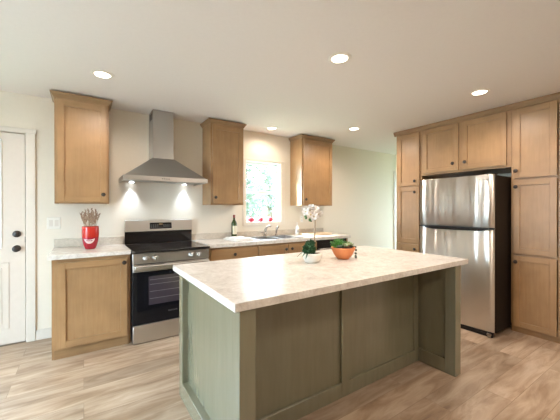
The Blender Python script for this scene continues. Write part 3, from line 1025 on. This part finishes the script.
# black scooped handle between the doors
mb = MB()
rings = []
for k in range(17):
    s = k / 16
    y = FY0 - .045 + (FY1 + .040 - FY0 + .045) * s
    e = min(s, 1 - s)
    d = .027 * min(1, e / .10) + .005
    b = .018 * min(1, e / .10)
    zt_ = 1.119
    rings.append([(FX + .014, y, zt_), (FX - .004 - b, y, zt_ - .002), (FX - .006 - b, y, zt_ - .012), (FX - .001 - b * .4, y, zt_ - d), (FX + .014, y, zt_ - d)])
mb.loft(rings, 0, False)
mb.box((FX + .004, FY0 - .003, 1.109), (FX + .05, FY1 + .003, 1.121))
mb.build('handle', M_black, t)
mb = MB(); mb.box((FX + .002, FY0 - .012, 0.0), (FX + .05, FY1 + .012, 0.046), 0.004); mb.build('base_grille', M_black, t)
mb = MB(); mb.lathe([(0.016, 0), (0.016, 0.018), (0.010, 0.022)], (FX - .004 + .02 - .02, FY1 + .04, 0.0), n=14); mb.box((FX - .018, FY1 + .02, 0.018), (FX + .03, FY1 + .06, 0.044), 0.003); mb.build('roller_foot', M_nickel, t)
mb = MB(); mb.box((FX + .012, FY1 + .006, FZ), (FX + .11, FY1 + .05, FZ + .012), 0.004); mb.build('hinge_cover', M_darkside, t)
lettering('FRIGIDAIRE', 0.020, (FX + .0045, FY1 + .098, 1.624), (PI / 2, 0, -PI / 2), M_chrome, fd)

# ------------------------------------------------------------------ island
t = thing('kitchen_island', 'olive-grey painted island base with panelled back and thick end panels', 'island', (1.53, -2.18, 0))
IX0, IX1, IYF, IYB, IYP = 0.565, 2.505, -2.664, -1.690, -2.355
IH = 0.873
PTH = 0.082


def end_panel(xo, xi, name):
    """framed panel from xo (outer) to xi (inner) with a recessed field on both faces"""
    mb = MB()
    r = .028
    a, b = sorted((xo, xi))
    mb.box((a, IYF, 0), (b, IYF + .083, IH), 0.002)                      # front post
    mb.box((a, IYB - .072, 0), (b, IYB, IH), 0.002)                      # back stile
    mb.box((a, IYF + .083, 0), (b, IYB - .072, 0.112), 0.002)            # bottom rail
    mb.box((a, IYF + .083, IH - .03), (b, IYB - .072, IH), 0.002)        # top rail
    ro, r_in = .042, .022
    fa, fb = (a + ro, b - r_in) if xo < xi else (a + r_in, b - ro)
    mb.box((fa, IYF + .08, 0.11), (fb, IYB - .07, IH - .028))            # field
    return mb.build(name, M_paint, t)


end_panel(IX0, IX0 + PTH, 'end_panel')
end_panel(IX1, IX1 - PTH, 'end_panel')
mb = MB()
TI = F_back(IYP)
a, b = IX0 + PTH + .0005, IX1 - PTH - .0005
for u0, u1 in ((a, a + .075), (1.499, 1.572), (b - .050, b)):
    fbox(mb, TI, u0, u1, 0, IH, -.019, 0, .002)
for u0, u1 in ((a + .075, 1.499), (1.572, b - .050)):
    fbox(mb, TI, u0, u1, 0, 0.100, -.019, 0, .002)
    fbox(mb, TI, u0, u1, IH - .022, IH, -.019, 0, .002)
fbox(mb, TI, a, b, 0.05, IH - .01, -.036, -.0195, 0)
mb.build('back_panel', M_paint, t)
mb = MB(); mb.box((a, IYP + .037, 0.10), (b, IYB - .022, IH), 0); mb.box((a + .01, IYP + .05, 0), (b - .01, IYB - .075, 0.0995)); mb.build('cabinet_box', M_paint, t)
TN = F_north(IYB - .0215)
w = (b - a) / 3
for k in range(3):
    u0, u1 = -b + k * w + .006, -b + (k + 1) * w - .006
    mb = shaker(TN, u0, u1, 0.11, 0.66); d = mb.build('door', [M_paint, M_paint], t); knob(TN, u1 - .035, 0.61, .0232, d)
    mb = MB(); fbox(mb, TN, u0, u1, 0.68, 0.85, .001, .021); d = mb.build('drawer', M_paint, t); knob(TN, (u0 + u1) / 2, 0.765, .0215, d)

mb = MB(); mb.box((0.535, -2.680, 0.874), (2.590, -1.629, 0.914), 0.004, seg=2)
tag(mb.build('island_countertop', M_stone, None, (1.56, -2.15, 0.874)), 'beige marble countertop of the island, carrying the orchid and the terracotta bowl', 'countertop')
IT = 0.914

# ------------------------------------------------------------------ ceiling lights


def recessed(x, y, label, power=None):
    t = thing('recessed_light', label, 'ceiling light', (x, y, CEIL), 'recessed ceiling lights')
    mb = MB(); mb.lathe([(0.060, 0.0), (0.062, -0.008), (0.080, -0.006), (0.088, -0.0005)], (x, y, CEIL), n=32, cap0=False, cap1=False); mb.build('trim_ring', M_plastic, t)
    mb = MB(); mb.lathe([(0.061, -0.0012), (0.059, -0.0065), (0.040, -0.0085), (0.01, -0.009)], (x, y, CEIL), n=32); mb.build('lens', M_lens, t)
    d = bpy.data.lights.new('recessed_lamp', 'SPOT')
    d.energy = power or LAMP_POWER; d.color = WARM; d.spot_size = math.radians(172); d.spot_blend = 0.6; d.shadow_soft_size = 0.06
    o = bpy.data.objects.new('recessed_lamp', d); COL.objects.link(o); o.location = (x, y, CEIL - .03)


recessed(0.135, -0.935, 'round recessed ceiling light in front of the left wall cabinet', 25.0)
recessed(1.602, -2.226, 'round recessed ceiling light above the middle of the island')
recessed(3.195, -2.508, 'round recessed ceiling light in front of the overhead cabinet and refrigerator', 32.0)
recessed(2.197, -0.318, 'round recessed ceiling light directly above the window and sink', 15.0)
recessed(3.171, -0.933, 'round recessed ceiling light in front of the wall cabinet right of the window')

recessed(0.10, -4.55, 'added fill light, recessed in the ceiling behind the camera on the left')  # this and the next two: unseen lamps added as fill
recessed(1.602, -4.30, 'added fill light, recessed in the ceiling behind the island')
recessed(2.55, -3.65, 'added fill light, recessed in the ceiling behind the camera on the right')

# ------------------------------------------------------------------ wall plates
t = thing('light_switch', 'white double rocker switch plate beside the entry door', 'light switch', (-0.254, -0.001, 1.172))
mb = MB(); mb.box((-0.312, -0.007, 1.112), (-0.197, -0.0005, 1.232), 0.003); mb.build('plate', M_plastic, t)
for x in (-0.277, -0.231):
    mb = MB(); mb.prism([(x - .016, -0.0072, 1.139), (x - .016, -0.0105, 1.139), (x - .016, -0.0085, 1.172), (x - .016, -0.0105, 1.205), (x - .016, -0.0072, 1.205)], (.032, 0, 0)); mb.build('rocker', M_white, t)
t = thing('wall_outlet', 'white wall outlet under the wall cabinet right of the window', 'outlet', (2.962, -0.001, 1.155))
mb = MB(); mb.box((2.926, -0.007, 1.098), (2.998, -0.0005, 1.212), 0.003); pl = mb.build('plate', M_plastic, t)
for z in (1.130, 1.180):
    mb = MB(); mb.box((2.945, -0.0085, z - .016), (2.979, -0.0072, z + .016), 0.0005); s = mb.build('socket', M_vinyl, t)
    mb = MB(); mb.box((2.954, -0.0092, z - .004), (2.957, -0.0087, z + .007)); mb.box((2.967, -0.0092, z - .004), (2.970, -0.0087, z + .007)); mb.build('slots', M_black, s)

# ------------------------------------------------------------------ things on the back counters
# red vase
VX, VY = 0.058, -0.300
t = thing('vase', 'red glazed vase with a white crescent mark, on the counter left of the range', 'vase', (VX, VY, CT))
vp = [(r * 1.04, z * .955) for r, z in [(0.034, 0.0), (0.041, 0.002), (0.049, 0.020), (0.058, 0.050), (0.065, 0.085), (0.0695, 0.125), (0.0715, 0.165), (0.071, 0.205), (0.0695, 0.232), (0.0675, 0.237), (0.064, 0.234), (0.065, 0.20), (0.065, 0.15), (0.057, 0.06), (0.03, 0.02)]]
mb = MB(); mb.lathe(vp, (VX, VY, CT), n=40)
for f in mb.bm.faces:
    if f.calc_center_median().z < CT + .104:
        f.material_index = 1
vase_o = mb.build('body', [M_red, M_red2], t)


def vase_r(z):
    for (r0, z0), (r1, z1) in zip(vp[:9], vp[1:9]):
        if z0 <= z <= z1:
            return r0 + (r1 - r0) * (z - z0) / (z1 - z0)
    return 0.05


mb = MB()
rows = []
for k in range(19):                                  # crescent: slightly dipped top edge, round belly
    s = -1 + 2 * k / 18
    a = -PI / 2 - .16 + s * .70
    zt_ = .108 - .010 * (1 - s * s)
    zb = zt_ - .040 * math.sqrt(max(0.0, 1 - s * s)) - .001
    rows.append([(VX + (vase_r(zz) + .0012) * math.cos(a), VY + (vase_r(zz) + .0012) * math.sin(a), CT + zz) for zz in (zb, (2 * zb + zt_) / 3, (zb + 2 * zt_) / 3, zt_)])
mb.loft(rows, 0, True, False, False, closed=False)
mb.build('white_mark', M_emblem, vase_o)
mb = MB()
pts = []
for k in range(15):                                  # little red scrawl inside the mark
    s = -.55 + 1.1 * k / 14
    a = -PI / 2 - .16 + s * .70
    zz = .087 + .006 * math.sin(k * 1.9)
    pts.append((VX + (vase_r(zz) + .0018) * math.cos(a), VY + (vase_r(zz) + .0018) * math.sin(a), CT + zz))
mb.tube(pts, 0.0026, 5)
mb.build('red_scrawl', M_red2, vase_o)

t = thing('dried_flower_bunch', 'bunch of brown dried flowers standing in the red vase', 'dried flowers', (VX, VY, CT + .15))
for k in range(26):
    a = 2.4 * k; sp = .088 * math.sqrt((k + .5) / 26); h = random.uniform(.335, .412) - sp * .45
    b = Vector((VX + math.cos(a) * .015, VY + math.sin(a) * .015, CT + .10))
    rim = Vector((VX + math.cos(a) * min(sp * .7, .05), VY + math.sin(a) * min(sp * .6, .05), CT + .228))
    e = Vector((VX + math.cos(a) * sp, VY + math.sin(a) * sp * .7, CT + h))
    mb = MB(); mb.tube([b, rim, e], [.0020, .0018, .0013], 5); st_ = mb.build('stem', M_dry, t)
    mb = MB()
    d = (e - rim).normalized()
    for j in range(11):
        q = e - d * (.075 * j / 11) + Vector((random.gauss(0, .005), random.gauss(0, .005), .008))
        mb.ball(q, random.uniform(.0036, .0058), 1, 1, 1.9, 6, 4)
    for j in range(5):
        q = e - d * (.07 * random.random())
        mb.tube([q, q + d * random.uniform(.012, .03) + Vector((random.gauss(0, .008), random.gauss(0, .008), 0))], [.0012, .0008], 4)
    mb.build('seed_head', M_dry2, st_)

# wine bottle
BX, BY = 1.728, -0.085
t = thing('wine_bottle', 'dark green wine bottle with a pale label left of the window', 'bottle', (BX, BY, CT))
mb = MB(); mb.lathe([(0.034, 0), (0.0375, 0.004), (0.0385, 0.195), (0.034, 0.217), (0.020, 0.242), (0.0145, 0.260), (0.0138, 0.304), (0.0155, 0.307), (0.0155, 0.316), (0.010, 0.317)], (BX, BY, CT), n=28); wb = mb.build('glass_body', M_wine, t)
mb = MB(); mb.lathe([(0.0152, 0.280), (0.0152, 0.305), (0.0166, 0.308), (0.0166, 0.318), (0.011, 0.320)], (BX, BY, CT), n=20); mb.build('foil_cap', M_foil, t)
mb = MB()
rows = []
for k in range(13):
    a = -PI / 2 - .95 + 2.05 * k / 12
    rows.append([(BX + (.0382 + .001 * q) * math.cos(a), BY + (.0382 + .001 * q) * math.sin(a), CT + z) for q, z in ((0, .055), (1, .170))])
mb.loft(rows, 0, True, False, False, closed=False); mb.build('paper_label', M_label, wb)

# folded towel
mb = MB()
n, m_ = 14, 10
for lay in range(3):
    z0 = CT + .001 + lay * .011
    x0, x1, y0, y1 = 1.545 + lay * .012, 1.800 - lay * .012, -0.530 + lay * .014, -0.155 - lay * .014
    for sgn, dz in ((0, 0), (1, .009)):
        pass
    rings = []
    for i in range(n + 1):
        x = x0 + (x1 - x0) * i / n
        r = []
        for j in range(m_ + 1):
            y = y0 + (y1 - y0) * j / m_
            r.append((x + .004 * math.sin(j * 1.1), y + .005 * math.sin(i * .9), z0 + .010 + .0025 * math.sin(i * .8 + lay) * math.cos(j * .7)))
        for j in range(m_, -1, -1):
            y = y0 + (y1 - y0) * j / m_
            r.append((x + .004 * math.sin(j * 1.1), y + .005 * math.sin(i * .9), z0))
        rings.append(r)
    mb.loft(rings, 0, True)
tag(mb.build('folded_towel', M_towel, None, (1.67, -.34, CT)), 'white folded dish towel on the counter left of the sink', 'towel')

# soap bottle
SXX, SYY = 2.785, -0.120
t = thing('soap_bottle', 'small white pump soap bottle right of the sink', 'soap bottle', (SXX, SYY, CT))
mb = MB(); mb.lathe([(0.026, 0), (0.031, 0.004), (0.031, 0.105), (0.026, 0.122), (0.013, 0.130), (0.013, 0.138)], (SXX, SYY, CT), n=24); sb = mb.build('body', M_soap, t)
mb = MB(); mb.lathe([(0.015, 0.137), (0.015, 0.150), (0.006, 0.153), (0.005, 0.178), (0.012, 0.180), (0.012, 0.188), (0.004, 0.189)], (SXX, SYY, CT), n=16); mb.tube([(SXX, SYY, CT + .184), (SXX - .02, SYY - .02, CT + .184), (SXX - .032, SYY - .032, CT + .178)], .005, 8); mb.build('pump', M_soap, t)
mb = MB()
rows = []
for k in range(9):
    a = -PI / 2 - .9 + 1.5 * k / 8
    rows.append([(SXX + .0316 * math.cos(a), SYY + .0316 * math.sin(a), CT + z) for z in (.035, .085)])
mb.loft(rows, 0, True, False, False, closed=False); mb.build('label', M_soaplabel, sb)

# light wooden board
mb = MB()
bc = (3.06, -0.235)
ov = lambda k, s, z: [(bc[0] + s * .265 * math.copysign(abs(math.cos(2 * PI * i / 40)) ** .55, math.cos(2 * PI * i / 40)), bc[1] + s * .165 * math.copysign(abs(math.sin(2 * PI * i / 40)) ** .55, math.sin(2 * PI * i / 40)), z) for i in range(40)]
mb.loft([ov(0, .985, CT + .001), ov(0, 1, CT + .004), ov(0, 1, CT + .019), ov(0, .985, CT + .022)], 0, True)
bd = mb.build('board', M_board, None, (bc[0], bc[1], CT))
bd.name = 'cutting_board'
tag(bd, 'light wooden cutting board lying on the counter above the dishwasher', 'cutting board')

# red ornaments on the window sill
for x, lab in ((2.048, 'red round fruit ornament on the window sill, nearest the wine bottle'), (2.206, 'red round fruit ornament in the middle of the three on the window sill'), (2.372, 'red round fruit ornament on the window sill, nearest the side sprayer')):
    y = 0.014
    zb = WZ0 + .0125
    t = thing('fruit_ornament', lab, 'ornament', (x, y, zb), 'red ornaments on the window sill')
    mb = MB(); mb.lathe([(0.014, 0.0), (0.031, 0.007), (0.043, 0.022), (0.045, 0.036), (0.038, 0.053), (0.020, 0.063), (0.006, 0.062)], (x, y, zb), n=24); b = mb.build('fruit', M_apple, t)
    mb = MB(); mb.lathe([(0.007, 0.060), (0.005, 0.068), (0.011, 0.079), (0.005, 0.080)], (x, y, zb), n=8); mb.build('crown_stem', M_apple, t)

# ------------------------------------------------------------------ things on the island


def leaf(mb, base, direction, up, length, width, thick=0.002, curl=0.3, n=6, mi=0):
    """a tapering leaf with thickness along direction, curling up"""
    d = Vector(direction).normalized(); up = Vector(up).normalized()
    s = d.cross(up).normalized()
    up = s.cross(d).normalized()
    rings = []
    for k in range(n + 1):
        x = k / n
        c = Vector(base) + d * length * x + up * curl * length * x * x
        w = width * math.sin(PI * (0.12 + .86 * x)) ** .8 * .5 + .0004
        rings.append([c - s * w, c - up * thick, c + s * w, c + up * thick])
    mb.loft(rings, mi, True)


def rosette(parent, c, r, m, layers=3, n=8, lift=.5, name='succulent', fat=.006):
    mb = MB()
    c = Vector(c)
    for l in range(layers):
        rr = r * (1 - .28 * l); el = .25 + lift * l * .7
        for k in range(n - l):
            a = 2 * PI * (k + .5 * (l % 2)) / (n - l)
            d = Vector((math.cos(a) * math.cos(el), math.sin(a) * math.cos(el), math.sin(el)))
            leaf(mb, c + Vector((0, 0, .004 * l)), d, (0, 0, 1), rr, rr * .55, fat * (1 - .15 * l), .22)
    mb.ball((c.x, c.y, c.z + .012), r * .22, 1, 1, 1.2, 8, 6)
    return mb.build(name, m, parent)


# orchid
OX, OY = 1.445, -2.095
t = thing('potted_orchid', 'white orchid in a white pot, left of the terracotta bowl on the island', 'potted plant', (OX, OY, IT))
op = [(0.045, 0), (0.052, 0.003), (0.064, 0.022), (0.073, 0.050), (0.074, 0.064), (0.070, 0.072), (0.066, 0.070), (0.068, 0.055), (0.05, 0.02)]
mb = MB(); mb.lathe(op, (OX, OY, IT), n=36); mb.build('pot', M_pot, t)
mb = MB(); mb.lathe([(0.066, 0.050), (0.066, 0.062), (0.03, 0.066), (0.004, 0.067)], (OX, OY, IT), n=24); mb.build('soil', M_soil, t)
mb = MB()
mc = Vector((OX - .022, OY + .005, IT + .098))       # round mound of small dark leaves
for k in range(240):
    u = Vector((random.gauss(0, 1), random.gauss(0, 1), random.gauss(0, 1))).normalized()
    p = mc + Vector((u.x * .037, u.y * .034, u.z * .037))
    if p.z < IT + .068:
        continue
    leaf(mb, p, (u + Vector((random.gauss(0, .5), random.gauss(0, .5), random.gauss(0, .5) + .2))), u, random.uniform(.014, .024), .011, .0012, .2, 3)
mb.ball(mc, .037, 1, .92, .9, 14, 10)
for k in range(90):
    u = Vector((random.gauss(0, 1), random.gauss(0, 1), abs(random.gauss(0, 1)))).normalized()
    p = Vector((OX + .002, OY + .02, IT + .134)) + u * .022
    leaf(mb, p, u + Vector((random.gauss(0, .5), random.gauss(0, .5), .2)), u, random.uniform(.012, .022), .011, .0012, .2, 3)
mb.ball((OX + .002, OY + .02, IT + .124), .026, 1, 1, 1.1, 10, 8)
mb.build('foliage_mound', M_leafdark, t)
mb = MB()
leaf(mb, (OX - .062, OY - .012, IT + .078), (-1, -.2, .25), (0, 0, 1), .045, .012, .0015, -.9)
leaf(mb, (OX - .060, OY + .010, IT + .080), (-1, .1, .35), (0, 0, 1), .055, .012, .0015, -1.0)
leaf(mb, (OX - .058, OY - .028, IT + .078), (-.8, -.5, .2), (0, 0, 1), .05, .011, .0015, -1.0)
mb.build('trailing_leaf', M_leafdark, t)
mb = MB()
sx, sy = OX + .024, OY + .005
mb.tube([(sx, sy, IT + .060), (sx + .004, sy, IT + .16), (sx + .006, sy - .002, IT + .26), (sx + .004, sy - .008, IT + .335), (sx - .010, sy - .02, IT + .372)], [.0068, .0064, .006, .005, .004], 8)
stalk = mb.build('stalk', M_stalk, t)
fl = [(-.085, .00, .385), (-.055, -.02, .355), (-.030, .01, .402), (-.005, -.02, .365), (.022, .00, .395), (.045, -.02, .362), (.072, .01, .378), (-.060, .02, .415), (.010, .02, .425), (.050, .03, .410), (-.020, -.03, .335)]
for k, (dx, dy, dz) in enumerate(fl):
    dx, dz = dx * .82, .375 + (dz - .375) * .75
    c = Vector((OX + .008 + dx, OY - .005 + dy, IT + dz))
    face = Vector((-.55 + random.gauss(0, .35), -.75 + random.gauss(0, .2), .15 + random.gauss(0, .35))).normalized()
    mb = MB()
    s = face.orthogonal().normalized()
    for j in range(5):
        d = Matrix.Rotation(2 * PI * j / 5 + k, 3, face) @ s
        leaf(mb, c, d + face * .25, face, random.uniform(.031, .040), .036, .0011, .25, 5)
    b = mb.build('blossom', M_petal, t)
    mb = MB(); mb.ball(c + face * .006, .0055, 1, 1, 1, 8, 6); mb.build('throat', M_petalc, b)
for k, (dx, dy, dz) in enumerate([(-.078, -.02, .338), (-.052, -.03, .322), (-.030, -.02, .318), (-.068, .0, .350)]):
    mb = MB(); mb.ball((OX + .004 + dx, OY + dy, IT + dz), .009, 1, 1, 1.35, 8, 6)
    mb.tube([(OX + .004 + dx, OY + dy, IT + dz + .008), (OX + .004 + dx * .6, OY + dy * .6, IT + dz + .035), (sx + .002, sy - .010, IT + .345)], .0016, 5)
    mb.build('bud', M_leaf, t)

# terracotta bowl of succulents
TX, TY = 1.758, -2.112
t = thing('succulent_bowl', 'terracotta bowl of mixed green succulents, right of the orchid on the island', 'potted plant', (TX, TY, IT))
t.scale = (0.76, 0.76, 0.86)
mb = MB(); mb.lathe([(0.058, 0), (0.062, 0.004), (0.078, 0.018), (0.100, 0.046), (0.117, 0.078), (0.125, 0.098), (0.128, 0.106), (0.126, 0.110), (0.119, 0.108), (0.112, 0.085), (0.08, 0.03)], (TX, TY, IT), n=44); mb.build('bowl', M_terra, t)
mb = MB(); mb.lathe([(0.115, 0.084), (0.116, 0.098), (0.06, 0.102), (0.004, 0.103)], (TX, TY, IT), n=32); mb.build('soil', M_soil, t)
z = IT + .102
mb = MB()                                            # spiky bright green tuft at the back left
bc = Vector((TX - .050, TY + .020, z - .004))
for k in range(150):
    a = random.uniform(0, 2 * PI); el = random.uniform(.25, 1.5)
    d = Vector((math.cos(a) * math.cos(el), math.sin(a) * math.cos(el), math.sin(el)))
    leaf(mb, bc + Vector((d.x, d.y, 0)) * .018, d, (0, 0, 1), random.uniform(.065, .100), .011, .0014, .05, 4)
mb.build('spiky_succulent', M_leafbright, t)
mb = MB()
bc = Vector((TX + .012, TY + .060, z - .004))
for k in range(60):
    a = random.uniform(0, 2 * PI); el = random.uniform(.5, 1.5)
    d = Vector((math.cos(a) * math.cos(el), math.sin(a) * math.cos(el), math.sin(el)))
    leaf(mb, bc + Vector((d.x, d.y, 0)) * .012, d, (0, 0, 1), random.uniform(.06, .095), .011, .0014, .05, 4)
mb.build('dark_succulent', M_leafdark, t)
rosette(t, (TX - .022, TY - .062, z + .020), .050, M_leafpale, 4, 9)
rosette(t, (TX + .045, TY - .045, z + .018), .052, M_leafpale, 3, 8)
rosette(t, (TX + .075, TY + .010, z + .022), .050, M_leafbright, 3, 8)
rosette(t, (TX - .090, TY - .040, z + .010), .036, M_leafgrey, 3, 8)
rosette(t, (TX + .020, TY + .005, z + .030), .052, M_leaf, 3, 7)
rosette(t, (TX + .100, TY - .020, z + .004), .028, M_leafgrey, 3, 7)
mb = MB()                                            # string of fat leaves hanging over the right rim
ex, ey = TX + .112, TY - .050
path = [(ex, ey, z + .010), (ex + .014, ey - .006, z + .004), (ex + .020, ey - .010, z - .025), (ex + .017, ey - .010, z - .055), (ex + .014, ey - .010, z - .080), (ex + .016, ey - .012, z - .093)]
mb.tube(path, .0022, 6)
for i, p in enumerate(path[1:]):
    for k in range(4):
        a = k * 1.6 + i
        mb.ball((p[0] + .007 * math.cos(a), p[1] + .007 * math.sin(a), p[2] + .004 * (k % 2)), .0065, 1, 1, 1.3, 7, 5)
mb.build('trailing_succulent', M_leafgrey, t)
